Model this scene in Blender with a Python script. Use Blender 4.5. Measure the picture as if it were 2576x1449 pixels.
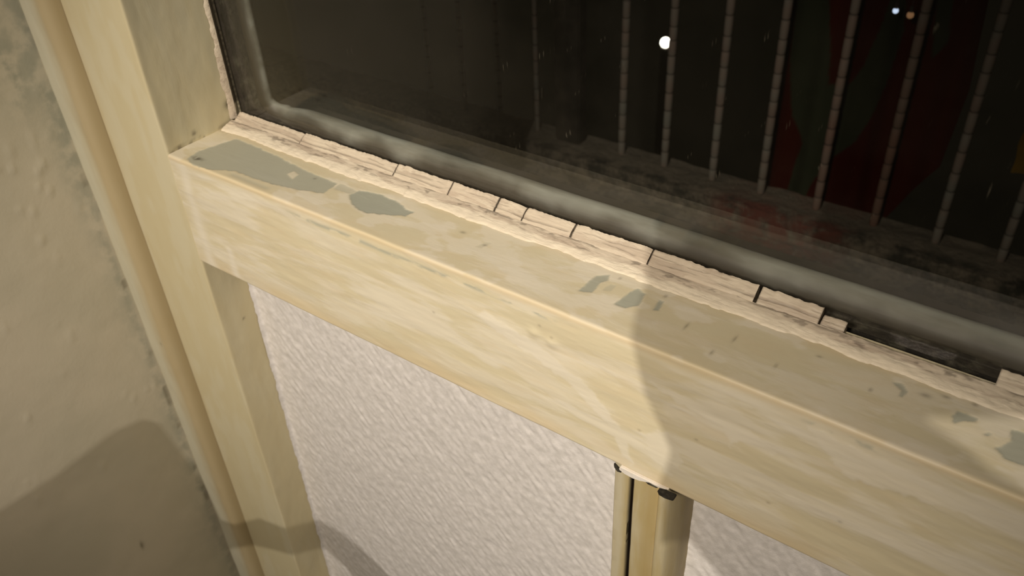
import bpy, bmesh, math, random
import numpy as np
from mathutils import Matrix, Vector

for o in list(bpy.data.objects): bpy.data.objects.remove(o)
S = bpy.context.scene
COL = S.collection
H = 0.95                                   # height of the rail's top edge above the floor
def V(x, y, z): return Vector((x / 1000, y / 1000, z / 1000 + H))   # millimetres from the rail's left front corner

# ------------------------------------------------------------------ camera
cd = bpy.data.cameras.new('camera'); cam = bpy.data.objects.new('camera', cd); COL.objects.link(cam)
cd.sensor_width = 36; cd.lens = 36 * 2158.2 / 2576
cd.clip_start = 0.01; cd.clip_end = 200
R = ((0.80833796, 0.58716822, -0.04269921), (-0.32219475, 0.50192624, 0.80265845), (0.49272739, -0.63506183, 0.59490855))
m = Matrix(R).transposed().to_4x4(); m.translation = V(544.9, -300, 284.7)
cam.matrix_world = m
cd.dof.use_dof = True; cd.dof.focus_distance = 0.50; cd.dof.aperture_fstop = 14
S.camera = cam
# ------------------------------------------------------------------ world, lamps, exposure
w = bpy.data.worlds.new('night'); S.world = w; w.use_nodes = True
w.node_tree.nodes['Background'].inputs[0].default_value = (1.0, 0.86, 0.5, 1)
w.node_tree.nodes['Background'].inputs[1].default_value = 0.003
KEY = (520, -1000, 760); FILL = (420, -900, 680)
def lamp(name, pos, power, col, size, aim, cone):
    l = bpy.data.lights.new(name, 'SPOT'); l.energy = power; l.color = col; l.shadow_soft_size = size
    l.spot_size = math.radians(cone); l.spot_blend = 1
    o = bpy.data.objects.new(name, l); o.location = V(*pos); COL.objects.link(o)
    o.rotation_euler = (V(*aim) - V(*pos)).to_track_quat('-Z', 'Y').to_euler(); return o
lamp('key_lamp', KEY, 33, (1, .925, .83), .0007, (225, 0, -150), 52)
lamp('fill_lamp', FILL, 43.5, (1, .885, .745), .07, (225, 0, -150), 52)
S.view_settings.view_transform = 'Standard'; S.view_settings.look = 'None'
S.view_settings.gamma = 1; S.view_settings.exposure = 0

# ------------------------------------------------------------------ helpers
rng = np.random.RandomState(7)
_T = {}
def vnoise(u, v, seed=0):
    """smooth value noise of two arrays"""
    if seed not in _T: _T[seed] = np.random.RandomState(seed).rand(256, 256)
    T = _T[seed]
    iu = np.floor(u).astype(int); iv = np.floor(v).astype(int); fu = u - iu; fv = v - iv
    fu = fu * fu * (3 - 2 * fu); fv = fv * fv * (3 - 2 * fv)
    a = T[iu % 256, iv % 256]; b = T[(iu + 1) % 256, iv % 256]; c = T[iu % 256, (iv + 1) % 256]; d = T[(iu + 1) % 256, (iv + 1) % 256]
    return (a * (1 - fu) + b * fu) * (1 - fv) + (c * (1 - fu) + d * fu) * fv
def fbm(u, v, seed=0, n=4):
    s = 0; a = .5
    for k in range(n):
        s = s + a * (vnoise(u, v, seed + k) - .5); u = u * 2.03; v = v * 2.03; a *= .5
    return s                                # about -0.5..0.5
def sstep(a, b, x):
    t = np.clip((x - a) / (b - a), 0, 1); return t * t * (3 - 2 * t)
def polymask(u, v, poly, soft=.8, rough=1.2, seed=3):
    """1 inside the polygon, ragged soft edge (all in mm)"""
    u = u + rough * 2 * fbm(u / 4, v / 4, seed); v = v + rough * 2 * fbm(u / 4 + 31, v / 4, seed + 9)
    d = np.full(u.shape, 1e9); ins = np.zeros(u.shape, bool)
    n = len(poly)
    for i in range(n):
        x0, y0 = poly[i]; x1, y1 = poly[(i + 1) % n]
        ex, ey = x1 - x0, y1 - y0; L = ex * ex + ey * ey + 1e-9
        t = np.clip(((u - x0) * ex + (v - y0) * ey) / L, 0, 1)
        d = np.minimum(d, np.hypot(u - x0 - t * ex, v - y0 - t * ey))
        c = ((y0 > v) != (y1 > v)); xx = x0 + (v - y0) * ex / (ey if abs(ey) > 1e-9 else 1e-9)
        ins ^= (c & (u < xx))
    sd = np.where(ins, -d, d)
    return 1 - sstep(-soft, soft, sd)
def spot(u, v, cu, cv, ru, rv): return np.exp(-((u - cu) / ru) ** 2 - ((v - cv) / rv) ** 2)

def mesh_obj(name, verts, faces, mat, parent=None, loc=None, attrs=None, smooth=True):
    """verts in mm relative to loc (mm, scene frame); or to the parent's origin when parented"""
    me = bpy.data.meshes.new(name)
    verts = np.asarray(verts, dtype=np.float64) / 1000
    me.from_pydata(verts.tolist(), [], faces)
    if attrs:
        for k, a in attrs.items():
            at = me.attributes.new(k, 'FLOAT', 'POINT'); at.data.foreach_set('value', np.asarray(a, dtype=np.float32).ravel())
    bm = bmesh.new(); bm.from_mesh(me); bmesh.ops.recalc_face_normals(bm, faces=bm.faces); bm.to_mesh(me); bm.free()
    me.materials.append(mat)
    if smooth:
        me.shade_smooth()
        try: me.set_sharp_from_angle(angle=math.radians(50))
        except Exception: pass
    o = bpy.data.objects.new(name, me); COL.objects.link(o)
    if parent: o.parent = parent
    if loc is not None: o.location = V(*loc) if parent is None else Vector(loc) / 1000
    return o
def tube_faces(nu, nv, cap=True):
    f = []
    for i in range(nu - 1):
        b = i * nv
        for j in range(nv):
            k = (j + 1) % nv
            f.append((b + j, b + k, b + nv + k, b + nv + j))
    if cap: f.append(tuple(range(nv))[::-1]); f.append(tuple((nu - 1) * nv + j for j in range(nv)))
    return f
def densify(poly, steps):
    """closed polyline with each edge cut to about its own step"""
    out = []; n = len(poly)
    for i in range(n):
        a = np.array(poly[i], float); b = np.array(poly[(i + 1) % n], float)
        k = max(1, int(round(np.linalg.norm(b - a) / steps[i])))
        for q in range(k): out.append(a + (b - a) * q / k)
    return np.array(out)
def round_corner(p0, p1, p2, r, n=5):
    a = np.array(p0, float); c = np.array(p1, float); b = np.array(p2, float)
    u = (a - c) / np.linalg.norm(a - c); v = (b - c) / np.linalg.norm(b - c)
    A = c + u * r; B = c + v * r
    return [tuple((1 - t) ** 2 * A + 2 * t * (1 - t) * c + t * t * B) for t in np.linspace(0, 1, n)]
def box(name, lo, hi, mat, parent=None, bev=1.0):
    """a bevelled box (mm, scene frame); its origin is the middle of its base"""
    lo = np.array(lo, float); hi = np.array(hi, float)
    base = np.array(((lo[0] + hi[0]) / 2, (lo[1] + hi[1]) / 2, lo[2]))
    bm = bmesh.new(); bmesh.ops.create_cube(bm, size=1)
    for v_ in bm.verts:
        for k in range(3): v_.co[k] = ((lo[k] + hi[k]) / 2 + v_.co[k] * (hi[k] - lo[k]) - base[k]) / 1000
    if bev: bmesh.ops.bevel(bm, geom=bm.edges[:], offset=bev / 1000, segments=2, affect='EDGES')
    me = bpy.data.meshes.new(name); bm.to_mesh(me); bm.free(); me.materials.append(mat)
    o = bpy.data.objects.new(name, me); COL.objects.link(o)
    if parent: o.parent = parent; o.location = (V(*base) - parent.location)
    else: o.location = V(*base)
    return o
def empty(name, loc):
    o = bpy.data.objects.new(name, None); o.location = V(*loc); o.empty_display_size = .05; COL.objects.link(o); return o
def tag(o, label, cat, group=None, kind=None):
    o['label'] = label; o['category'] = cat
    if group: o['group'] = group
    if kind: o['kind'] = kind
    return o

# ------------------------------------------------------------------ materials
class NT:
    def __init__(s, name):
        s.m = bpy.data.materials.new(name); s.m.use_nodes = True; s.t = s.m.node_tree; s.n = s.t.nodes; s.l = s.t.links
        s.b = s.n['Principled BSDF']
    def new(s, t, **k):
        n = s.n.new(t)
        for a, v in k.items(): setattr(n, a, v)
        return n
    def coord(s, scale, rot=(0, 0, 0)):
        c = s.new('ShaderNodeTexCoord'); mp = s.new('ShaderNodeMapping'); s.l.new(c.outputs['Object'], mp.inputs[0])
        mp.inputs['Scale'].default_value = scale; mp.inputs['Rotation'].default_value = rot
        return mp.outputs[0]
    def noise(s, vec, scale, detail=4, rough=.55, dist=0):
        n = s.new('ShaderNodeTexNoise'); s.l.new(vec, n.inputs['Vector'])
        n.inputs['Scale'].default_value = scale; n.inputs['Detail'].default_value = detail; n.inputs['Roughness'].default_value = rough
        n.inputs['Distortion'].default_value = dist; return n.outputs[0]
    def ramp(s, f, a, b, va=0., vb=1.):
        r = s.new('ShaderNodeMapRange'); s.l.new(f, r.inputs[0]); r.interpolation_type = 'SMOOTHSTEP'
        r.inputs[1].default_value = a; r.inputs[2].default_value = b; r.inputs[3].default_value = va; r.inputs[4].default_value = vb
        return r.outputs[0]
    def attr(s, name):
        a = s.new('ShaderNodeAttribute'); a.attribute_name = name; return a.outputs['Fac']
    def mix(s, f, a, b):
        n = s.new('ShaderNodeMix', data_type='RGBA')
        for i, x in ((0, f), (6, a), (7, b)):
            if isinstance(x, (int, float)): n.inputs[i].default_value = x
            elif isinstance(x, tuple): n.inputs[i].default_value = (*x, 1)
            else: s.l.new(x, n.inputs[i])
        return n.outputs[2]
    def math(s, op, a, b):
        n = s.new('ShaderNodeMath', operation=op)
        for i, x in enumerate((a, b)):
            if isinstance(x, (int, float)): n.inputs[i].default_value = x
            else: s.l.new(x, n.inputs[i])
        return n.outputs[0]
    def bump(s, h, strength, dist):
        b = s.new('ShaderNodeBump'); b.inputs['Strength'].default_value = strength; b.inputs['Distance'].default_value = dist
        s.l.new(h, b.inputs['Height']); s.l.new(b.outputs[0], s.b.inputs['Normal'])
    def color(s, c): s.l.new(c, s.b.inputs['Base Color']) if not isinstance(c, tuple) else setattr(s.b.inputs['Base Color'], 'default_value', (*c, 1))

GREYBARE = (.40, .40, .315)
def paint(name, base, flake, warm, aniso, famt=.5, th=(.50, .56), rough=.5, bumpd=.00035, mott=.12):
    t = NT(name)
    v = t.coord(aniso); vi = t.coord((1, 1, 1))
    fl = t.ramp(t.noise(v, 1.0, 5, .6, .4), *th)
    c = t.mix(t.math('MULTIPLY', fl, famt), base, flake)
    m1 = t.ramp(t.noise(vi, 14, 3), .35, .68)
    c = t.mix(t.math('MULTIPLY', m1, mott * 2.2), c, warm)
    st = t.ramp(t.noise(t.coord(tuple(a * 3.2 for a in aniso)), 1.0, 3), .45, .7)
    c = t.mix(t.math('MULTIPLY', st, .22), c, warm)
    c = t.mix(t.math('MULTIPLY', t.attr('warm'), .8), c, warm)
    c = t.mix(t.attr('pale'), c, flake)
    c = t.mix(t.attr('bare'), c, GREYBARE)
    c = t.mix(t.attr('dark'), c, (.045, .03, .02))
    t.color(c); t.b.inputs['Roughness'].default_value = rough; t.b.inputs['Specular IOR Level'].default_value = .35
    hh = t.math('ADD', t.math('MULTIPLY', fl, .5), t.noise(v, 2.6, 4))
    hh = t.math('ADD', hh, t.math('MULTIPLY', t.noise(vi, 260, 3), .35))
    t.bump(hh, .35, bumpd)
    return t.m
M = {}
M['rail'] = paint('cream_rail_paint', (.68, .60, .405), (.80, .73, .59), (.68, .54, .33), (11, 42, 50), .5, (.46, .60), mott=.06)
M['stile'] = paint('yellow_cream_paint', (.63, .55, .345), (.67, .61, .43), (.60, .50, .29), (40, 40, 9), .35, (.45, .65), mott=.06)
M['trim'] = paint('trim_paint', (.58, .52, .36), (.64, .61, .47), (.47, .36, .19), (30, 30, 6), .35, (.45, .65), mott=.1)
M['bead'] = paint('flaking_putty', (.53, .44, .33), (.75, .655, .50), (.46, .36, .27), (30, 190, 190), .6, (.42, .5), bumpd=.0012, mott=.2)
M['mullion'] = paint('mullion_paint', (.50, .41, .22), (.60, .55, .42), (.42, .31, .13), (70, 70, 10), .4, (.45, .62))
t = NT('wallpaper'); c1 = t.coord((1, 1, 1))
t.color(t.mix(t.ramp(t.noise(c1, 160, 3), .35, .65), (.70, .66, .615), (.80, .755, .715)))
t.b.inputs['Roughness'].default_value = .75; t.bump(t.noise(c1, 900, 3), .35, .0005); M['paper'] = t.m
t = NT('grey_wall_paint'); c1 = t.coord((1, 1, 1))
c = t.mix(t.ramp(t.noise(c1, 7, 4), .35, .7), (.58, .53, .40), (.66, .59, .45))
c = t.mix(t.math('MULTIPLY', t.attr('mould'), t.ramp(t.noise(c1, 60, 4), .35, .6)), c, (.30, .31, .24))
c = t.mix(t.attr('dark'), c, (.16, .13, .08)); t.color(c)
t.b.inputs['Roughness'].default_value = .55; t.bump(t.math('ADD', t.noise(c1, 45, 4), t.math('MULTIPLY', t.noise(c1, 300, 3), .3)), .35, .0012); M['wall'] = t.m
t = NT('dirty_grey_paint_with_shade'); c1 = t.coord((12, 60, 60))
t.color(t.mix(t.attr('grime_shade'), t.mix(t.ramp(t.noise(c1, 1.2, 4), .35, .7), (.36, .37, .31), (.20, .195, .15)), (.035, .028, .016))); t.b.inputs['Roughness'].default_value = .6; M['outer'] = t.m  # the bead's lower shade is put into the colour through this attribute
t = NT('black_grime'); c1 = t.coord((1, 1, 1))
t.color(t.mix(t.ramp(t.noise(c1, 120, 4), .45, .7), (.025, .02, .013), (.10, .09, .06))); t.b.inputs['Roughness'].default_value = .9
t.bump(t.noise(c1, 200, 4), .8, .002); M['grime_shade'] = t.m
def simple(name, col, rough=.8, col2=None, sc=60, bump=.001, em=None):
    t = NT(name); c1 = t.coord((1, 1, 1))
    t.color(t.mix(t.ramp(t.noise(c1, sc, 5), .35, .65), col, col2 or tuple(x * .7 for x in col)))
    t.b.inputs['Roughness'].default_value = rough; t.b.inputs['Specular IOR Level'].default_value = .2
    if bump: t.bump(t.noise(c1, sc * 2, 4), .6, bump)
    if em: t.b.inputs['Emission Color'].default_value = (*em[0], 1); t.b.inputs['Emission Strength'].default_value = em[1]
    return t.m
M['sill'] = simple('weathered_sill_stone', (.036, .029, .02), .9, (.016, .014, .009), 28, 0)
t = NT('rough_concrete'); c1 = t.coord((1, 1, 1))
c = t.mix(t.ramp(t.noise(c1, 22, 7, .7), .38, .62), (.035, .034, .022), (.21, .175, .12))
c = t.mix(t.math('MULTIPLY', t.attr('red_tint'), t.ramp(t.noise(c1, 30, 5), .3, .6)), c, (.15, .045, .028))  # reddish reflection painted into the concrete colour
c = t.mix(t.attr('pale'), c, (.17, .145, .10)); t.color(c); t.b.inputs['Roughness'].default_value = .95; t.bump(t.noise(c1, 60, 6, .7), .8, .012); M['concrete'] = t.m
t = NT('twisted_iron'); c1 = t.coord((1, 1, 1))
c = t.mix(t.ramp(t.noise(c1, 14, 3), .35, .65), (.17, .165, .13), (.19, .14, .105)); c = t.mix(t.attr('red_tint'), c, (.14, .05, .025)); c = t.mix(t.attr('dark'), c, (.03, .025, .02))  # red reflection over the middle bars painted into the iron colour
t.color(c); t.b.inputs['Roughness'].default_value = .7; t.b.inputs['Specular IOR Level'].default_value = .2; M['iron'] = t.m
t = NT('red_printed_cloth')
t.color(t.mix(t.attr('print'), (.034, .0035, .0018), (.022, .026, .014)))
t.b.inputs['Roughness'].default_value = .95; t.b.inputs['Specular IOR Level'].default_value = .0; t.bump(t.noise(t.coord((1, 1, 1)), 900, 2), .3, .001); M['cloth'] = t.m
M['yellow'] = simple('dark_yellow_cloth', (.15, .085, .003), .9, (.08, .045, .002), 20, .001)
M['floor'] = simple('dark_floor_boards', (.10, .06, .035), .6, None, 8, .001)
M['light_blocker'] = simple('dark_brown_blocker', (.03, .024, .018), .95, None, 300, .001)
M['filler'] = paint('white_filler', (.80, .74, .66), (.84, .80, .74), (.7, .6, .45), (60, 60, 60), .4)
# window glass: clear, reflecting by Fresnel on both faces, with dust baked on the outer side
t = NT('window_glass'); t.n.remove(t.b)
out = t.n['Material Output']
tr = t.new('ShaderNodeBsdfTransparent'); gl = t.new('ShaderNodeBsdfGlossy'); gl.inputs['Roughness'].default_value = .02; fr = t.new('ShaderNodeFresnel'); fr.inputs[0].default_value = 1.5
mx = t.new('ShaderNodeMixShader'); geo = t.new('ShaderNodeNewGeometry'); t.l.new(t.ramp(geo.outputs['Backfacing'], 0, 1, 1.5, 1 / 1.5), fr.inputs[0])
t.l.new(fr.outputs[0], mx.inputs[0]); t.l.new(tr.outputs[0], mx.inputs[1]); t.l.new(gl.outputs[0], mx.inputs[2])
df = t.new('ShaderNodeBsdfDiffuse'); df.inputs[0].default_value = (.6, .52, .38, 1)
c1 = t.coord((1, 1, 1)); c2 = t.coord((260, 1, 60), (0, math.radians(35), 0))
d = t.ramp(t.noise(c1, 9, 5, .65), .35, .75, .0008, .006)
d2 = t.ramp(t.noise(c2, 1.5, 2), .70, .80, 0, .06)
ex = t.attr('dust')
dd = t.math('ADD', t.math('ADD', d, d2), t.math('MULTIPLY', ex, t.ramp(t.noise(c1, 35, 6, .7), .4, .65, .25, 1)))
mx2 = t.new('ShaderNodeMixShader'); t.l.new(dd, mx2.inputs[0]); t.l.new(mx.outputs[0], mx2.inputs[1]); t.l.new(df.outputs[0], mx2.inputs[2])
t.l.new(mx2.outputs[0], out.inputs[0]); M['glass'] = t.m
def glow(name, col, st):
    t = NT(name); t.b.inputs['Base Color'].default_value = (*col, 1); t.b.inputs['Emission Color'].default_value = (*col, 1); t.b.inputs['Emission Strength'].default_value = st; return t.m

# ------------------------------------------------------------------ the window (one fixed frame; mm from the rail corner)
XR = 1000
win = empty('window_1', (0, 0, 0)); win['kind'] = 'structure'
# transom rail: profile in (Y, Z) swept along X
prof = []
prof += round_corner((0, -95), (0, 0), (70, 0), 2.2, 7)          # upper front edge
prof += [(66, 0), (66, -95)]
prof += round_corner((66, -95), (0, -95), (0, 0), 1.6, 5)
steps = [.5] * 6 + [.9, 12, 12] + [6] + [.6] * 4 + [1.0]
pp = densify(prof, steps[:len(prof)])
xs = np.concatenate([np.arange(0, 625, .9), np.arange(630, XR + 1, 10)])
X = np.repeat(xs[:, None], len(pp), 1); Y = np.repeat(pp[None, :, 0], len(xs), 0).copy(); Z = np.repeat(pp[None, :, 1], len(xs), 0).copy()
front = np.exp(-np.maximum(Y, 0) / 1.2); top = np.exp(-np.maximum(-Z, 0) / 1.2) * (Y < 60)
wob = 1.3 * fbm(X / 60, Y * 0 + Z / 14, 11, 4)
Y = Y + front * wob
bare = np.zeros_like(X)
P1 = [(18.2, 3.3), (15.4, 16.0), (22.9, 44.8), (69.2, 42.1), (102.5, 37.7), (138.6, 36.0), (140.3, 22.3), (118.9, 15.3), (91.5, 11.0), (63.1, 10.1), (43.4, 1.4), (28.4, 0.)]
P2 = [(156.7, 29.4), (158.4, 37.9), (173.6, 41.0), (191.9, 40.3), (200.9, 36.1), (209.6, 35.9), (206.8, 29.6), (197.1, 25.2), (181.1, 18.1), (167.4, 21.1)]
P3 = [(341.5, 22.), (342.1, 39.6), (348.3, 44.5), (350.5, 39), (347.7, 34), (348.5, 24.1)]
P4 = [(364, 22), (366.0, 36.5), (367.9, 41.4), (374, 39), (375.5, 28.3), (370.8, 22)]
P5 = [(533.2, 33.3), (534.7, 37.9), (538.0, 38.0), (543.1, 37.7), (542.9, 34.7), (539.1, 33.3), (535.2, 28.7)]
P6 = [(553.6, 22.9), (557.5, 30.6), (556.6, 39.1), (561.4, 40.2), (568.7, 38.0), (572.1, 18.7), (565.3, 19.4), (558.4, 18.8)]
P7 = [(504.7, 41.2), (508.9, 42.4), (512.3, 38.1), (511.7, 32.9), (510.1, 33.4), (509.5, 37.5)]
P8 = [(384.0, 28.9), (382.6, 38.3), (385.4, 38.3), (386.9, 30.0)]
P9 = [(547.1, 28.5), (548.6, 31.2), (550.1, 31.3), (549.6, 28.7)]
P10 = [(141, 30), (141, 37), (158, 36), (157, 31)]
P11 = [(352, 30), (353, 37), (357, 38), (357, 31)]
P12 = [(266, 26), (268, 33), (272, 34), (270, 26)]
for P, a, rg in ((P1, .85, 1.3), (P2, 1, 1.3), (P3, .9, .8), (P4, .95, .8), (P5, .9, .8), (P6, .9, 1.2), (P7, .8, .6), (P8, .9, .5), (P9, .8, .4), (P10, .45, 1.4), (P11, .35, 1.2), (P12, .25, 1)):
    bare = np.maximum(bare, a * polymask(X, Y, P, .5, rg) * top)
bare *= 1 - .8 * polymask(X, Y, [(98.4, 27.4), (99.8, 32.6), (106.1, 30.9), (107.3, 24.0)], .5, .4)
# grey smudges where the top paint coat ends along the front edge
sm = np.exp(-((Z + 7.5 + 1.2 * fbm(X / 20, X * 0, 4)) / 1.5) ** 2) * sstep(110, 150, X) * (1 - sstep(330, 350, X)) * sstep(-.12, .10, fbm(X / 9, Z / 3, 21)) * front
bare = np.maximum(bare, .75 * sm)
sm2 = np.exp(-((Z + 6) / 1.5) ** 2) * sstep(470, 490, X) * (1 - sstep(505, 530, X)) * sstep(-.05, .12, fbm(X / 6, Z / 3, 22)) * front
bare = np.maximum(bare, .6 * sm2)
sm3 = top * np.exp(-((Y - 6) / 2.2) ** 2) * sstep(60, 68, X) * (1 - sstep(100, 108, X))
bare = np.maximum(bare, .4 * sm3)
Z = Z - top * np.minimum(bare, 1) * .35 + top * .35 * fbm(X / 18, Y / 18, 5)
warm = .9 * np.exp(-((Z + 1.5) / 2.2) ** 2) * np.exp(-np.maximum(Y, 0) / 3) + .75 * sstep(-76, -93, Z) * front * sstep(-.3, .25, fbm(X / 30, Z / 16, 33) + .1) + .5 * top * sstep(42, 50, Y)
pale = front * (.6 * sstep(.0, .13, fbm(X / 75, Z / 14, 52, 6)) * sstep(-3, -9, Z) * sstep(-95, -70, Z))
pale = np.maximum(pale, .75 * front * np.exp(-((X - 14 - 4 * fbm(Z / 14, X * 0, 61)) / 7) ** 2) * (Z < -4))
pale = np.maximum(pale, .8 * front * np.exp(-((X - 45) / 5) ** 2) * sstep(-60, -68, Z) * (1 - sstep(-92, -94, Z)))
# long drips of lighter paint above the mullion
for P in ([(290, -22), (330, -30), (362, -45), (385, -66), (392, -90), (386, -88), (378, -70), (352, -50), (318, -38), (285, -28)],
          [(398, -60), (410, -52), (420, -58), (422, -72), (415, -84), (404, -78), (398, -68)],
          [(398, -22), (440, -22), (470, -32), (470, -36), (452, -33), (446, -42), (441, -33), (415, -28)],
          [(480, -8), (540, -12), (560, -20), (535, -24), (505, -30), (490, -20)]):
    pale = np.maximum(pale, .6 * front * polymask(X, Z, P, 1.2, 2.6, 40))
pale = np.maximum(pale, .5 * top * sstep(.04, .12, fbm(X / 24, Y / 12, 77, 5)) * (1 - bare))
dark = top * (.8 * spot(X, Y, 24, 8, 5, 2.5) * sstep(-.05, .1, fbm(X / 2, Y / 2, 8)) + .55 * spot(X, Y, 6, 52, 10, 6) * sstep(-.05, .12, fbm(X / 2, Y / 2, 18)))
for (a, b, ru, rv) in ((250, 34, 2, 1.2), (355, 44, .8, 1.2), (405, 26, .8, 3), (425, 14, .8, 2), (430, 30, .7, 3), (470, 40, 1.5, .8), (455, 22, .6, 2), (120, 33, 1.2, 1), (270, 30, 1.5, 1), (520, 40, 2.5, 1.5), (528, 44, 2, 1), (540, 46, 1.3, 1.2), (384, 43, 1, 1.5), (498, 30, .8, 1.5)):
    dark = np.maximum(dark, .45 * top * spot(X, Y, a, b, ru, rv))
for (a, b) in ((395, -60), (428, -48), (250, -40), (330, -15), (338, -20), (470, -70), (505, -60)):
    dark = np.maximum(dark, .3 * front * spot(X, Z, a, b, 1.1, .9))
Y = Y - front * 1.0 * (spot(X, Z, 326, -22, 4, 3) + spot(X, Z, 338, -24, 4, 3.5))
Y = Y - front * .12 * pale
vv = np.stack([X, Y, Z], -1).reshape(-1, 3)
mesh_obj('rail', vv, tube_faces(len(xs), len(pp)), M['rail'], win, attrs=dict(bare=bare, warm=warm, pale=pale, dark=dark))

# stiles: profile in (X, Y) swept along Z
def stile(x_in, sgn, dense):
    prof = round_corner((x_in - sgn * 79, 0), (x_in, 0), (x_in, 68), 2.0, 6) + [(x_in, 70), (x_in - sgn * 79, 70)] + round_corner((x_in - sgn * 79, 70), (x_in - sgn * 79, 0), (x_in, 0), 1.5, 4)
    st = [.5] * 5 + [1.6, 20, 12] + [.6] * 3 + [2.5] * 3
    pp = densify(prof, (st + [3] * 9)[:len(prof)])
    zs = np.concatenate([np.arange(-950, -640, 20), np.arange(-640, 330, 2.0 if dense else 40), np.arange(335, 721, 20)])
    Z = np.repeat(zs[:, None], len(pp), 1); X = np.repeat(pp[None, :, 0], len(zs), 0).copy(); Y = np.repeat(pp[None, :, 1], len(zs), 0).copy()
    fr = np.exp(-np.maximum(Y, 0) / 1.5); side = (1 - fr)
    Y = Y + fr * .9 * fbm(X / 30, Z / 70, 14, 4); X = X + side * 1.1 * fbm(Y / 14 + 9, Z / 30, 15, 4) * (Y < 60)
    warm = fr * .5 * np.exp(-((np.abs(X - x_in)) / 2) ** 2) + side * (.4 * sstep(30, 37, Y) * (Z < -95))
    grime_shade = side * (Z > 0) * (.22 + .35 * sstep(-.1, .25, fbm(Y / 20, Z / 60, 71)))
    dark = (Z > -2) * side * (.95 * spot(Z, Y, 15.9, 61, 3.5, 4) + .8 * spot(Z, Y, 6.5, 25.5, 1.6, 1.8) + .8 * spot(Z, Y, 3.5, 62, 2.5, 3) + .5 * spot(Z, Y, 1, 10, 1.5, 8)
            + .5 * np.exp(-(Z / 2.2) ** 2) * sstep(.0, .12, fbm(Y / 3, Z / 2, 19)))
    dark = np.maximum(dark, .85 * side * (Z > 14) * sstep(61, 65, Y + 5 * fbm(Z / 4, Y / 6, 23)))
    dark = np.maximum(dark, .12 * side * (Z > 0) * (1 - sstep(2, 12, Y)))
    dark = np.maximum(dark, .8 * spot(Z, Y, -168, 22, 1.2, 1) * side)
    bare = grime_shade * .5
    o = mesh_obj('stile', np.stack([X, Y, Z], -1).reshape(-1, 3), tube_faces(len(zs), len(pp)), M['stile'], win,
                 attrs=dict(warm=warm, dark=dark, bare=bare, pale=.5 * fr * sstep(.05, .15, fbm(X / 20, Z / 60, 45))))
    return o
stile(0, 1, True); stile(XR, -1, False)
# thin ragged line of putty up the left jamb
zs = np.arange(4, 330, 1.5); n = len(zs); wdt = 1.0 + 4 * np.clip(fbm(zs / 6, zs * 0, 91) + .18, 0, 1) + 2 * (zs < 60)
ring = []
for z_, w_ in zip(zs, wdt): ring += [(.2, 63 - w_, z_), (1.6, 63.5 - w_ * .5, z_), (1.8, 64.5, z_), (.2, 65.5, z_)]
mesh_obj('putty_line', ring, tube_faces(n, 4), M['bead'], win)

# glazing bead along the rail: a lower fillet of putty and an upper, cracked wooden strip
def fillet(x0, x1, st=1.0):
    xs = np.arange(x0, x1 + .1, st); k = 20; q = np.linspace(0, 1, k)[None]; x = xs[:, None]; o = np.zeros_like(x * q)
    e = 2.2 * fbm(x / 6, o, 31) + 3 * fbm(x / 45, o + 3, 32); step = .9 * sstep(.02, .05, fbm(x / 22, o + 7, 35))
    y = 47.5 - e * (1 - q) + q * 11 + step * (1 - q); z = -.2 + 4.6 * q ** .6 + (1.0 * fbm(x / 7, q * 3 + o, 33) + .6 * fbm(x / 2, q * 9 + o, 39)) * (q > 0)
    crev = .6 * np.exp(-((q - .93 - .25 * fbm(x / 18, o, 62)) / .05) ** 2) * sstep(-.12, .08, fbm(x / 12, o + 5, 36))
    crk = .5 * sstep(.12, .2, fbm(x / 7, q * 5 + o, 37)) * sstep(.35, .7, q)
    vert = .6 * sstep(.965, 1, 1 - np.abs(((x + 9 * fbm(x / 30, o, 63)) % 61) / 61 - .5) * .6 - 0) * (q > .3) * 0
    dk = np.maximum(np.maximum(crev, crk), vert); pl = .9 * (1 - sstep(.45, .6, q + .6 * fbm(x / 25, o, 38)))
    ring = np.concatenate([np.stack([x + o, y + o, z], -1), np.stack([xs, xs * 0 + 60, xs * 0 - 1], -1)[:, None]], 1)
    z1 = np.zeros((len(xs), 1))
    return mesh_obj('putty_fillet', ring.reshape(-1, 3), tube_faces(len(xs), k + 1), M['bead'], win, attrs=dict(dark=np.concatenate([dk, z1], 1), pale=np.concatenate([pl, z1], 1)))
fillet(2, 625)
def strip_piece(x0, x1, h=1.0):
    xs = np.arange(x0, x1 + .01, min(.8, (x1 - x0) / 3))
    prof = densify([(58, 1.0), (58.2, 4.4), (60, 6.3), (64.8, 9.9), (65.8, 10.3), (66.6, 9.6), (66.6, 1.0)], [2, .35, .35, .5, .5, 5, 5])
    x = xs[:, None]; py = prof[None, :, 0]; pz = prof[None, :, 1]; o = np.zeros_like(x * py)
    tp = (1.4 * fbm(x / 6, o, 42) + 1.0 * fbm(x / 1.7, o + 2, 43)) * sstep(62, 65, py) * (pz > 3)
    gro = np.exp(-((py - 60.6 - 2.2 * fbm(x / 26, o, 44)) / .45) ** 2) * sstep(-.2, .02, fbm(x / 20, o + 9, 46))
    gro2 = np.exp(-((py - 63 - 1.8 * fbm(x / 16, o, 47)) / .3) ** 2) * sstep(.0, .12, fbm(x / 15, o + 4, 48))
    z = pz * h + tp + (pz > 2) * (.6 * fbm(x / 4, py + o, 49) - .8 * gro - .5 * gro2)
    ends = np.minimum(x - x0, x1 - x); dk = np.maximum(np.maximum(.4 * gro, .28 * gro2), .5 * (ends < .5)) * (pz > 2)
    return mesh_obj('glazing_bead', np.stack([x + o, py + o, z], -1).reshape(-1, 3), tube_faces(len(xs), len(prof)), M['bead'], win, attrs=dict(dark=dk, pale=np.zeros_like(dk)))
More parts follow.
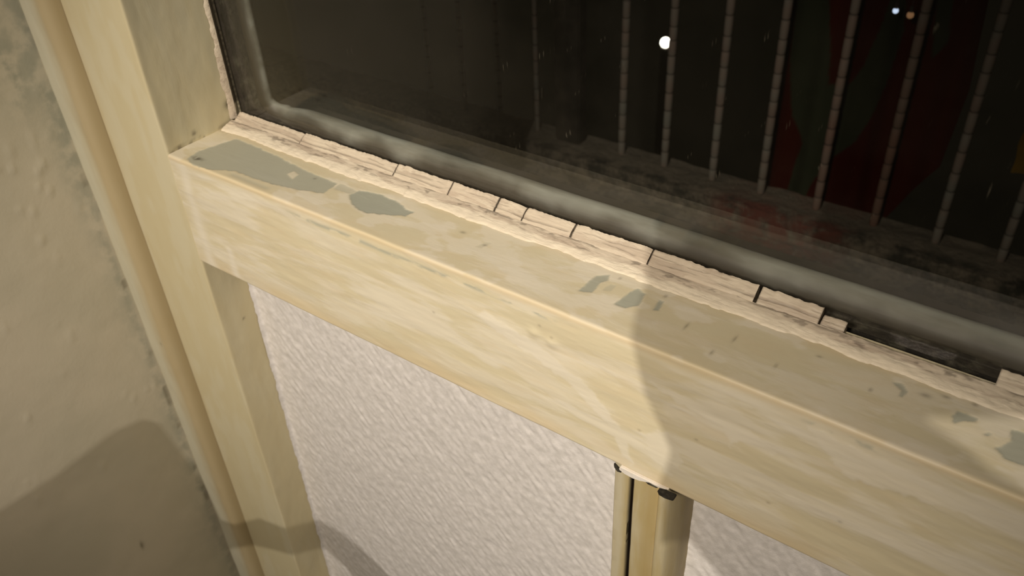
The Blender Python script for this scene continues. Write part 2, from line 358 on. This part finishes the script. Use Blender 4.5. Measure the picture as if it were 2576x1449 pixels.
for a, b, h in ((5, 78, .85), (78.5, 170, .95), (170.6, 218, 1), (218.5, 255.6, 1), (256.5, 276.6, 1), (277.2, 312.3, 1), (313, 364, 1), (364.4, 427.4, 1.02), (428.8, 462, 1), (544.5, 640, .9)):
    strip_piece(a, b, h)
strip_piece(462.3, 474.5, .55)

# pane
gx = np.arange(0, XR + 1, 10.); gz = np.concatenate([np.arange(2, 120, 4.), np.arange(120, 651, 15)])
A, B = np.meshgrid(gx, gz, indexing='ij'); nx_, nz_ = A.shape
du = .015 * np.exp(-(B / 55) ** 1.5) + .02 * np.exp(-(B / 14) ** 2) + .012 * np.exp(-(A / 30) ** 2)
v0 = np.stack([A, A * 0 + 67.2, B], -1).reshape(-1, 3); v1 = v0 + np.array([0, 3.8, 0]); N = len(v0); fs = []
for i in range(nx_ - 1):
    for j in range(nz_ - 1):
        a = i * nz_ + j; fs += [(a, a + 1, a + nz_ + 1, a + nz_), (N + a, N + a + nz_, N + a + nz_ + 1, N + a + 1)]
edge = [i * nz_ for i in range(nx_)] + [(nx_ - 1) * nz_ + j for j in range(1, nz_)] + [i * nz_ + nz_ - 1 for i in range(nx_ - 2, -1, -1)] + [j for j in range(nz_ - 2, 0, -1)]
for a, b in zip(edge, edge[1:] + edge[:1]): fs.append((a, b, N + b, N + a))
pane = mesh_obj('pane', np.concatenate([v0, v1]), fs, M['glass'], win, attrs=dict(dust=np.concatenate([du.ravel(), np.zeros(N)])), smooth=False)

# outer side: grimy black rebate and the rounded grey weather bead, shade painted on its room side
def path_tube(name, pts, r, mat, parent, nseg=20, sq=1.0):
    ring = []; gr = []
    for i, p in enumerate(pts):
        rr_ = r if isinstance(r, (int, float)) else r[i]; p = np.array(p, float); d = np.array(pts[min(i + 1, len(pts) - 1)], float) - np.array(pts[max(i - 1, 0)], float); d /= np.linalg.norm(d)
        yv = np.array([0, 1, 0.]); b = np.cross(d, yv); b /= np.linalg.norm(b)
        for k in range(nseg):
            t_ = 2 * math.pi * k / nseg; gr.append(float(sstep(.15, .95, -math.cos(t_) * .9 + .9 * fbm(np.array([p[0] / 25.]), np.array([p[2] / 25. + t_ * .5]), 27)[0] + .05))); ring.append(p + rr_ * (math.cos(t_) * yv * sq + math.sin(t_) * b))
    return mesh_obj(name, ring, tube_faces(len(pts), nseg), mat, parent, attrs=dict(grime_shade=gr))
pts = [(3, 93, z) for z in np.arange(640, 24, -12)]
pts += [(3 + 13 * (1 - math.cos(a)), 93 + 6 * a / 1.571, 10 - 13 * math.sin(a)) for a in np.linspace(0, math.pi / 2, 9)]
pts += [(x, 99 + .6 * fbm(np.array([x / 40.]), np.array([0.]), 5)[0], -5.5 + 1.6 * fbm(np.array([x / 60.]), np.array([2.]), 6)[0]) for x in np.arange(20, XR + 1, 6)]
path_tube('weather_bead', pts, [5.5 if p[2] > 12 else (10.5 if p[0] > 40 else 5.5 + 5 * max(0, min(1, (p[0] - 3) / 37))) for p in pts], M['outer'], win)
box('sill_rebate', (-79, 71, -95), (XR + 79, 100, -6), M['grime_shade'], win)
box('jamb_rebate', (-79, 71, -5), (-3, 100, 700), M['grime_shade'], win)
box('jamb_rebate', (XR + 3, 71, -5), (XR + 79, 100, 700), M['grime_shade'], win)
box('top_rail', (-79, 0, 650), (XR + 79, 70, 740), M['stile'], win)
box('bottom_rail', (0, 0, -950), (XR, 66, -620), M['stile'], win)

# mullion under the rail: flat strip, dark groove, recessed flat, rounded bead
mp_ = [(380, 37), (380, 1.2), (381, 0), (389.2, 0), (390.2, .8), (390.4, 8), (392.6, 8), (393, 1.6), (394, 1), (408, 1.2), (409.5, 2.2)]
mp_ += [(410.5 + 4.5 - 4.5 * math.cos(a), 1 - 3.0 * math.sin(a)) for a in np.linspace(.2, 2.6, 8)]
mp_ += [(421, 3), (423.5, 10), (424, 37)]
pp = densify(mp_, [4] * len(mp_)); zs = np.arange(-620, -95.9, 2.)
Z = np.repeat(zs[:, None], len(pp), 1); X = np.repeat(pp[None, :, 0], len(zs), 0).copy(); Y = np.repeat(pp[None, :, 1], len(zs), 0).copy()
X += .5 * fbm(Z / 20, X / 9, 81); Y += .5 * fbm(Z / 16, X / 5, 82) * (Y < 30)
endz = -96.5 - 1.6 * np.clip(fbm(X / 3, X * 0, 83) + .1, 0, 1) * 4
ends = Z > -97; Z = np.where(ends, endz, Z)
MX, MY = -7.5, 14.5
dark = .98 * ((X > 389.6) & (X < 393.2) & (Y > 1.4) & (Y < 20)) + .8 * (spot(X, Z, 382, -99, 3, 2.5) + spot(X, Z, 406, -98.5, 4, 1.6) + spot(X, Z, 413, -100.5, 5, 2.2)) * (Y < 20)
warm = .9 * sstep(396, 404, X) * (1 - sstep(409, 411, X)) + .5 * sstep(417, 421, X)
pale = .7 * sstep(.0, .1, fbm(X / 5, Z / 30, 84)) * np.exp(-((X - 413.5) / 3) ** 2) * sstep(-190, -110, Z) + .4 * ((X < 389))
mul = mesh_obj('mullion', np.stack([X + MX, np.minimum(Y + MY, 40), Z], -1).reshape(-1, 3), tube_faces(len(zs), len(pp)), M['mullion'], win, attrs=dict(dark=np.minimum(dark, 1), warm=warm, pale=pale, bare=np.zeros_like(X)))
def blob(name, poly, y0, y1, mat, parent):
    bm = bmesh.new(); a = [bm.verts.new((x / 1000, y0 / 1000, z / 1000)) for x, z in poly]; b = [bm.verts.new((x / 1000, y1 / 1000, z / 1000)) for x, z in poly]
    bm.faces.new(a); bm.faces.new(b[::-1]); n = len(a)
    for i in range(n): bm.faces.new((a[i], b[i], b[(i + 1) % n], a[(i + 1) % n]))
    bmesh.ops.recalc_face_normals(bm, faces=bm.faces); bmesh.ops.bevel(bm, geom=bm.edges[:], offset=.0004, segments=2, affect='EDGES')
    me = bpy.data.meshes.new(name); bm.to_mesh(me); bm.free(); me.materials.append(mat); o = bpy.data.objects.new(name, me); COL.objects.link(o); o.parent = parent; o.location = (0, 0, 0); return o
blob('filler', [(385, -94.5), (396, -94.8), (407, -94.6), (416, -94.6), (410, -96.6), (404, -96.2), (398, -98.6), (393, -99.4), (388, -99), (384, -97.5)], -1.4, 1.5, M['filler'], win)
blob('gap', [(380.2, -95.4), (383, -97.5), (385.5, -100.4), (382.6, -101), (380.4, -98.5)], -.7, 1, M['grime_shade'], win)
blob('gap', [(400, -97.2), (404, -96.2), (409, -97.4), (408.5, -98.6), (403, -98.8)], -.9, 1, M['grime_shade'], win)
blob('gap', [(409.8, -97.4), (416, -97.4), (420.5, -97), (420, -99.4), (415, -100.6), (411, -100)], -3.2, 1, M['grime_shade'], win)

# embossed paper on the two lower panels
def paper(x0, x1, seed):
    xs = np.concatenate([[x0], np.arange(x0 + .6, min(x1, 640), 1.25), [x1]]) if x1 < 650 else np.concatenate([[x0], np.arange(x0 + .6, 640, 1.25), np.arange(660, x1 + 1, 20)])
    zs = np.arange(-622, -92, 1.4)
    X, Z = np.meshgrid(xs, zs, indexing='ij')
    # ridges lean across the sheet: stretched noise on rotated axes
    a = math.radians(-52); U = X * math.cos(a) + Z * math.sin(a); W = -X * math.sin(a) + Z * math.cos(a)
    U2 = U + 5 * fbm(X / 12, Z / 12, seed + 3)
    h = 1.5 * fbm(U2 / 13, W / 3.6, seed, 3) + .7 * fbm(X / 3.4, Z / 3.4, seed + 1, 2)
    Y = 38 - 1.15 * h + .8 * fbm(X / 60, Z / 60, seed + 2)
    e = 3.2 * fbm(Z[0] / 7, Z[0] * 0, seed + 4); Y[0] = 34.5 + e; Y[1] = np.minimum(Y[1], 37 + .3 * e)
    n0, n1 = X.shape; N = n0 * n1; v0 = np.stack([X, Y, Z], -1).reshape(-1, 3); v1 = v0.copy(); v1[:, 1] = 41; fs = []
    idx = np.arange(N).reshape(n0, n1)
    q = np.stack([idx[:-1, :-1], idx[1:, :-1], idx[1:, 1:], idx[:-1, 1:]], -1).reshape(-1, 4)
    fs = q.tolist()
    ed = list(idx[:, 0]) + list(idx[-1, 1:]) + list(idx[-2::-1, -1]) + list(idx[0, -2:0:-1])
    bv = v0[ed].copy(); bv[:, 1] = 43
    m_ = len(ed)
    for i in range(m_): fs.append((int(ed[i]), int(ed[(i + 1) % m_]), N + (i + 1) % m_, N + i))
    fs.append(tuple(N + i for i in range(m_)))
    return mesh_obj('papered_panel', np.concatenate([v0, bv]), fs, M['paper'], win)
paper(.2, 374, 100); paper(414, XR, 120)
box('panel_backing', (-10, 43.5, -630), (XR + 5, 60, -80), M['stile'], win)

# ------------------------------------------------------------------ architrave between the wall and the window
prof = [(-116, 40), (-116, -11)] + round_corner((-116, -11), (-113, -12.5), (-96, -12.5), 1.5, 4)
prof += round_corner((-100, -12.5), (-79.5, -12.5), (-79, 2), 9, 14) + [(-79, 2), (-79, 40)]
pp = densify(prof, [6, 1] + [1.2] * 4 + [.8] * 14 + [10] * 4)
zs = np.concatenate([np.arange(-950, -660, 20), np.arange(-660, 330, 2.5), np.arange(340, 741, 20)])
Z = np.repeat(zs[:, None], len(pp), 1); X = np.repeat(pp[None, :, 0], len(zs), 0).copy(); Y = np.repeat(pp[None, :, 1], len(zs), 0).copy()
Y = Y + (Y < 0) * 1.6 * fbm(X / 16, Z / 45, 24, 4)
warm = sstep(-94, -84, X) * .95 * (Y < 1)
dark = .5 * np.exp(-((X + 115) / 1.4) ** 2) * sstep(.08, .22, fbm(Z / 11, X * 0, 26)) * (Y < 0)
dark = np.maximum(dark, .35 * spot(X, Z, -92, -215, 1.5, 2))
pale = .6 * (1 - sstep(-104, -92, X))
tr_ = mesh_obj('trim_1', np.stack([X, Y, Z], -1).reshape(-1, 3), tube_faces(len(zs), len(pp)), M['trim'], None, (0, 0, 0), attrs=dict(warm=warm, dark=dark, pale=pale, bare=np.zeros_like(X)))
tr_['kind'] = 'structure'

# ------------------------------------------------------------------ side wall (thick slab, its room face finely modelled)
ys = np.concatenate([np.arange(-616, -330, 13), np.arange(-330, 45, 2.5)]); zs = np.concatenate([np.arange(-950, -620, 20), np.arange(-620, 300, 3), np.arange(310, 900, 20)])
Yg, Zg = np.meshgrid(ys, zs, indexing='ij'); Xg = -116 + 1.3 * fbm(Yg / 40, Zg / 40, 55, 3)
rr = np.random.RandomState(5)
for k in range(70):
    cy, cz = rr.uniform(-200, -20), rr.uniform(-320, 120); Xg += rr.uniform(.4, 1.1) * spot(Yg, Zg, cy, cz, rr.uniform(1.2, 2.5), rr.uniform(2, 6))
for cy, cz in ((-45, -26), (-40, -22), (-49, -38), (-43, -45), (-62, -16), (-64, -80)): Xg += 1.4 * spot(Yg, Zg, cy, cz, 2, 3.5)
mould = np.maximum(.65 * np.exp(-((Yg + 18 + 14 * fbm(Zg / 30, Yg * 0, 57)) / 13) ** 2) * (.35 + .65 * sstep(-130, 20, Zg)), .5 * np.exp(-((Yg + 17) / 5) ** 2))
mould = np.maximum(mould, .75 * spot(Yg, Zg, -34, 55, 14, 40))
dk = .75 * spot(Yg, Zg, -94.5, -440, 1.6, 5) * 1.2 + .7 * np.exp(-((Yg + 14) / 2.0) ** 2) * sstep(.10, .22, fbm(Zg / 13, Yg * 0, 58)) * (Zg < 20)
n0, n1 = Yg.shape; N = n0 * n1; v0 = np.stack([Xg, Yg, Zg], -1).reshape(-1, 3); idx = np.arange(N).reshape(n0, n1)
fs = np.stack([idx[:-1, :-1], idx[1:, :-1], idx[1:, 1:], idx[:-1, 1:]], -1).reshape(-1, 4).tolist()
ed = list(idx[:, 0]) + list(idx[-1, 1:]) + list(idx[-2::-1, -1]) + list(idx[0, -2:0:-1]); bv = v0[ed].copy(); bv[:, 0] = -230; m_ = len(ed)
for i in range(m_): fs.append((int(ed[i]), int(ed[(i + 1) % m_]), N + (i + 1) % m_, N + i))
fs.append(tuple(N + i for i in range(m_)))
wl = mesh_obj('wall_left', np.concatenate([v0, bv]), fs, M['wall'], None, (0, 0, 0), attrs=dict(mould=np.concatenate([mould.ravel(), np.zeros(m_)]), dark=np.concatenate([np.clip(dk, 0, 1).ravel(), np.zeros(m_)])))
wl['kind'] = 'structure'
o = box('trim_3', (-230, -617, -950), (-112, -562, 900), M['outer']); o['kind'] = 'structure'
o = box('wall_window', (-230, 45, -950), (-81, 110, 900), M['wall']); o['kind'] = 'structure'
o = box('wall_right', (XR + 80, 0, -950), (XR + 700, 110, 900), M['wall']); o['kind'] = 'structure'
o = box('floor', (-230, -2500, -1000), (XR + 700, 110, -951), M['floor']); o['kind'] = 'structure'

# ------------------------------------------------------------------ outside: sill, balcony floor, plinth, railing
o = box('trim_2', (-600, 112, -70), (XR + 700, 172, -34), M['sill'], bev=6); o['kind'] = 'structure'
def slab(name, x0, x1, y0, y1, z0, z1, mat, st, amp, seed, red_tint=False, front=True):
    """ledge with a lumpy top and front: profile swept along X"""
    prof = [(y0, z0), (y0, z1), (y1, z1), (y1, z0)]
    pp = densify(prof, [st, st, 40, 60]); xs = np.arange(x0, x1 + 1, st * 1.4)
    X = np.repeat(xs[:, None], len(pp), 1); Y = np.repeat(pp[None, :, 0], len(xs), 0).copy(); Z = np.repeat(pp[None, :, 1], len(xs), 0).copy()
    Y = Y + amp * (Y < y0 + 1) * fbm(X / 50, Z / 30, seed, 5); Z = Z + amp * (Z > z1 - 1) * fbm(X / 60, Y / 30, seed + 1, 5)
    ru = sstep(-40, 60, X) * (1 - sstep(235, 265, X + 30 * fbm(X / 20, Y / 20, seed))) * (Y > 880) if red_tint else X * 0
    return mesh_obj(name, np.stack([X - x0, Y - y0, Z - z0], -1).reshape(-1, 3), tube_faces(len(xs), len(pp)), mat, None, (x0, y0, z0), attrs=dict(red_tint=ru, pale=.7 * (Z > -565) * sstep(1045, 1065, Y + 12 * fbm(X / 12, Y / 12, 5)) if red_tint else ru))
o = slab('balcony_floor', -1500, 1500, 205, 1125, -700, -600, M['concrete'], 9, 22, 66, True); o['kind'] = 'structure'
o = slab('balcony_kerb', -1500, 1500, 1030, 1125, -600, -553, M['concrete'], 6, 9, 68, True); o['kind'] = 'structure'
rail = empty('balcony_railing', (0, 1090, -553))
tag(rail, 'iron balcony railing of thin ribbed vertical bars standing on the kerb outside the window', 'railing')
def bar(x, r=6.6, z1=330, red_tint=0., seed=0):
    zs = []; z = 0; rs = np.random.RandomState(seed + 900)
    rad = []
    while z < z1:
        L = rs.uniform(24, 38)
        for q, k in ((0, .86), (.08, 1), (.5, 1.03), (.92, 1)): zs.append(z + q * L); rad.append(r * k)
        z += L
    ring = []; ru = []; dk = []
    for z, k in zip(zs, rad):
        dk += [.8 * (k < r * .9)] * 10
        for j in range(10): ring.append((k * math.cos(j * math.pi / 5), k * math.sin(j * math.pi / 5), z)); ru.append(max((k < r) * .9 * .0, red_tint * (1 - float(sstep(150, 260, np.array(z))) * .6)))
    o = mesh_obj('bar', ring, tube_faces(len(zs), 10), M['iron'], rail, (x, 0, 0), attrs=dict(red_tint=ru, dark=dk)); return o
for i, (x, ru) in enumerate(((-231, 0), (-133, 0), (-29.5, 0), (69, .1), (175.6, .45), (278.4, .6), (382.2, 0), (484, 0), (586, 0))): bar(x, 7.4, 1350, ru, i)
h_ = box('handrail', (-1200, 1065, 797), (900, 1115, 827), M['sill'], rail, 4)
post = box('post', (-385, 1075, -553), (-325, 1105, 797), M['sill'], rail, 3)
for x in (-440, -540, -640, -740): bar(x, 5.0, 1350, 0, int(-x))
for x in (700, 802): bar(x, 6.6, 1350, 0, x)

# red printed cloth added behind the railing, standing in for a reflection in the pane
S_ = .7861
def sc(p): return [(544.9 + (x - 544.9) * S_, 284.7 + (z - 284.7) * S_) for x, z in p]
G1 = sc([(-66.7, -329.5), (7.5, -317.9), (30.5, -423.5), (38.5, -502.3), (75.0, -503.3), (99.1, -453.5), (118.3, -348.5), (123.6, -299.7), (128, 0), (165, 0), (156.7, -294.5), (166.6, -356.3), (157.3, -458.7), (141.9, -542.7), (115.4, -625.3), (75.7, -676.0), (44.5, -736.8), (27.2, -807.0), (20, -1000), (-30, -1000), (-19.9, -822.1), (-10.5, -721.3), (2.9, -655.5), (-34.7, -595.2), (-62.7, -459.6)])
G2 = sc([(210.3, -286.2), (238.0, -281.8), (249.5, -373.2), (228.4, -410.0), (213.8, -332.0)])
zs = np.arange(-720, 835, 5.); us = np.linspace(0, 1, 90)
lefts = np.interp(zs, [-720, -575, -202, 830], [60, 48, 44, 40]); rights = np.interp(zs, [-720, -599, -500, -444, -300, -153, 830], [200, 268, 315, 349, 361, 351, 345])
Zg = np.repeat(zs[:, None], 90, 1); Xg = lefts[:, None] + (rights - lefts)[:, None] * us[None]
Yg = 1136 + 9 * np.sin(Xg / 22 + Zg / 300) + 5 * np.sin(Xg / 9 + 2)
Yg = Yg - 0 * Zg
pr = np.maximum(polymask(Xg, Zg, G1, 1.5, 2), polymask(Xg, Zg, G2, 1.5, 1))
pr = np.maximum(pr, polymask(Xg, Zg, [(-5, 835), (60, 835), (75, -195), (44, -201), (-5, -205)], 2, 1)) * 1.0
n0, n1 = Xg.shape; N = n0 * n1
vf = np.stack([Xg, Yg, Zg], -1).reshape(-1, 3); vb = vf + np.array([0, 2.5, 0]); idx = np.arange(N).reshape(n0, n1)
q = np.stack([idx[:-1, :-1], idx[1:, :-1], idx[1:, 1:], idx[:-1, 1:]], -1).reshape(-1, 4)
fs = q.tolist() + (q[:, ::-1] + N).tolist(); ed = list(idx[:, 0]) + list(idx[-1, 1:]) + list(idx[-2::-1, -1]) + list(idx[0, -2:0:-1])
for i in range(len(ed)): a, b = int(ed[i]), int(ed[(i + 1) % len(ed)]); fs.append((a, b, b + N, a + N))
off = np.array([200, 1136, -720.])
cl = mesh_obj('reflection_cloth', np.concatenate([vf, vb]) - off, fs, M['cloth'], None, tuple(off), attrs=dict(print=np.concatenate([pr.ravel()] * 2)))
tag(cl, 'dark red cloth with a curved grey-green print, standing in for a reflection in the pane', 'cloth')
# yellow cloth further right
def hang(name, x0, x1, zlo, zhi, y, lean, mat, seed):
    zs = np.arange(zlo, zhi, 6.); us = np.linspace(0, 1, 24); Zg = np.repeat(zs[:, None], 24, 1)
    Xg = x0 + (x1 - x0) * us[None] + lean * (Zg - zlo) + 12 * fbm(Zg / 40, Zg * 0, seed); Yg = y + 7 * np.sin(Xg / 12) + 0 * Zg
    n0, n1 = Xg.shape; N = n0 * n1; vf = np.stack([Xg, Yg, Zg], -1).reshape(-1, 3); vb = vf + np.array([0, 2.5, 0]); idx = np.arange(N).reshape(n0, n1)
    q = np.stack([idx[:-1, :-1], idx[1:, :-1], idx[1:, 1:], idx[:-1, 1:]], -1).reshape(-1, 4); fs = q.tolist() + (q[:, ::-1] + N).tolist()
    ed = list(idx[:, 0]) + list(idx[-1, 1:]) + list(idx[-2::-1, -1]) + list(idx[0, -2:0:-1])
    for i in range(len(ed)): a, b = int(ed[i]), int(ed[(i + 1) % len(ed)]); fs.append((a, b, b + N, a + N))
    off = np.array([(x0 + x1) / 2, y, zlo]); return mesh_obj(name, np.concatenate([vf, vb]) - off, fs, mat, None, tuple(off))
yc = hang('yellow_cloth', 452, 620, -420, 830, 1136, .03, M['yellow'], 3)
tag(yc, 'dark yellow cloth hanging over the railing at the right edge of the window', 'cloth')

# far lamps in the night
def street_lamp(pos, r, col, st, label, groundz=-9000):
    x, y, z = pos; e = empty('street_lamp', (x, y, groundz)); tag(e, label, 'lamp')
    bm = bmesh.new(); bmesh.ops.create_uvsphere(bm, u_segments=24, v_segments=16, radius=r / 1000); me = bpy.data.meshes.new('lamp_globe'); bm.to_mesh(me); bm.free(); me.shade_smooth()
    me.materials.append(glow('lamp_glow', col, st)); o = bpy.data.objects.new('lamp_globe', me); COL.objects.link(o); o.parent = e; o.location = (0, 0, (z - groundz) / 1000)
    box('pole', (x - 45, y - 45, groundz), (x + 45, y + 45, z - r), M['grime_shade'], e, 5)
street_lamp((-4461.8, 9747.7, -3955.2), 66, (1, .95, .78), 6, 'bright round white street lamp glowing in the dark between two bars')
def bulb(x, z, r, col, st, label):
    e = empty('light_bulb', (x, 1060, z - r)); tag(e, label, 'light bulb', 'little bulbs hung from the railing')
    bm = bmesh.new(); bmesh.ops.create_uvsphere(bm, u_segments=16, v_segments=12, radius=r / 1000); me = bpy.data.meshes.new('glass_bulb'); bm.to_mesh(me); bm.free(); me.shade_smooth()
    me.materials.append(glow('bulb_glow', col, st)); o = bpy.data.objects.new('glass_bulb', me); COL.objects.link(o); o.parent = e; o.location = (0, 0, r / 1000)
    box('socket', (x - 2.4, 1057.6, z + r * .8), (x + 2.4, 1062.4, z + r + 8), M['grime_shade'], e, .4)
    box('wire', (x - .5, 1059.5, z + r + 7), (x + .5, 1060.5, 830 - 553 + 0), M['grime_shade'], e, 0)
bulb(242.8, -170.3, 4.2, (.62, .75, .95), .95, 'tiny bluish white bulb hanging in front of the red cloth')
bulb(264.7, -173.3, 5.2, (.42, .22, .10), .3, 'tiny dim orange bulb hanging beside the bluish white one')

# ------------------------------------------------------------------ unseen sheets added behind the camera, shaped to shadow the key lamp
K = np.array(KEY, float); CY = -800.
def cast(p):
    p = np.array(p, float); t_ = (CY - p[1]) / (K[1] - p[1]); q = p + (K - p) * t_; return (q[0], q[2])
A = [cast(p) for p in ((350, 70, 40), (364, 62, 5), (368, 57.1, 0), (378, 24.7, 0), (390.1, 0, -1.8), (397.3, 0, -28.5), (406.5, 0, -43.8), (414.8, 0, -60.1), (412.6, 0, -80.3), (408.9, 0, -97.7), (410, 2, -150), (412.9, 37, -173.8), (438.9, 37, -192.7), (466.9, 37, -216.6), (560, 37, -300))]
TRI = [cast(p) for p in ((513.6, 23.3, 0), (533.3, 36.7, 0), (568, 60, 0), (640, 95, 0), (660, 20, 0), (640, -9, 0), (578.5, -1.8, 0), (568.9, .2, 0), (553.6, 4.5, 0), (544.4, 10.8, 0), (530, 16.5, 0))]
BW = [cast(p) for p in ((-116, -250, -284), (-116, -217.9, -287.0), (-116, -185.6, -292.0), (-116, -131.0, -295.4), (-116, -76.5, -291.3), (-116, -49.0, -299.8), (-116, -36.4, -316.0), (-116, -25.9, -370.5), (-116, -13, -430), (-112, -12, -478))]
BU = [cast(p) for p in ((-110.7, -12, -486), (-86, -8, -480), (-49.2, 0, -453.1), (-3.3, 0, -436.5), (1.6, 37, -458.6), (39.5, 37, -455.0), (67.3, 37, -460.8), (103.3, 37, -479.6), (141.5, 37, -517.1), (200, 37, -600))]
BL = [cast(p) for p in ((150, 37, -680), (74.4, 37, -577.3), (52.0, 37, -536.2), (33.8, 37, -507.5), (1.4, 37, -497.6), (-1.2, 0, -471.5), (-42.4, 0, -492.5), (-79.2, 0, -513.0), (-114, -12, -534))]
blk = empty('light_blocker', (900, CY, -950))
tag(blk, 'unseen brown sheet added to block the key lamp', 'light_blocker')
def blocker_piece(name, outer, hole=None, th=2.0):
    """flat light blocker cut to an outline, with thickness"""
    cu = bpy.data.curves.new(name, 'CURVE'); cu.dimensions = '2D'; cu.fill_mode = 'BOTH'; cu.extrude = th / 2000
    for poly in ([outer] + ([hole] if hole else [])):
        sp = cu.splines.new('POLY'); sp.points.add(len(poly) - 1); sp.use_cyclic_u = True
        for i, (x, z) in enumerate(poly): sp.points[i].co = ((x - 900) / 1000, (z + 950) / 1000, 0, 1)
    tmp = bpy.data.objects.new('tmp', cu); COL.objects.link(tmp)
    dg = bpy.context.evaluated_depsgraph_get(); me = bpy.data.meshes.new_from_object(tmp.evaluated_get(dg)); bpy.data.objects.remove(tmp)
    me.transform(Matrix.Rotation(math.pi / 2, 4, 'X')); me.name = name; me.materials.clear(); me.materials.append(M['light_blocker'])
    o = bpy.data.objects.new(name, me); COL.objects.link(o); o.parent = blk; return o
blocker_piece('blocker_sheet', [(A[0][0] - 2, 1000)] + [A[0]] + A[1:] + [(1500, A[-1][1]), (1500, 1000)], TRI)
blocker_piece('blocker_band', BW[1:] + BU + BL + [cast((-116, -12.5, -560)), cast((-116, -12.5, -660)), cast((-116, -120, -520)), cast((-116, -250, -400))])
box('blocker_rod', (420, CY - 10, 995), (1650, CY + 10, 1015), M['floor'], blk, 4)
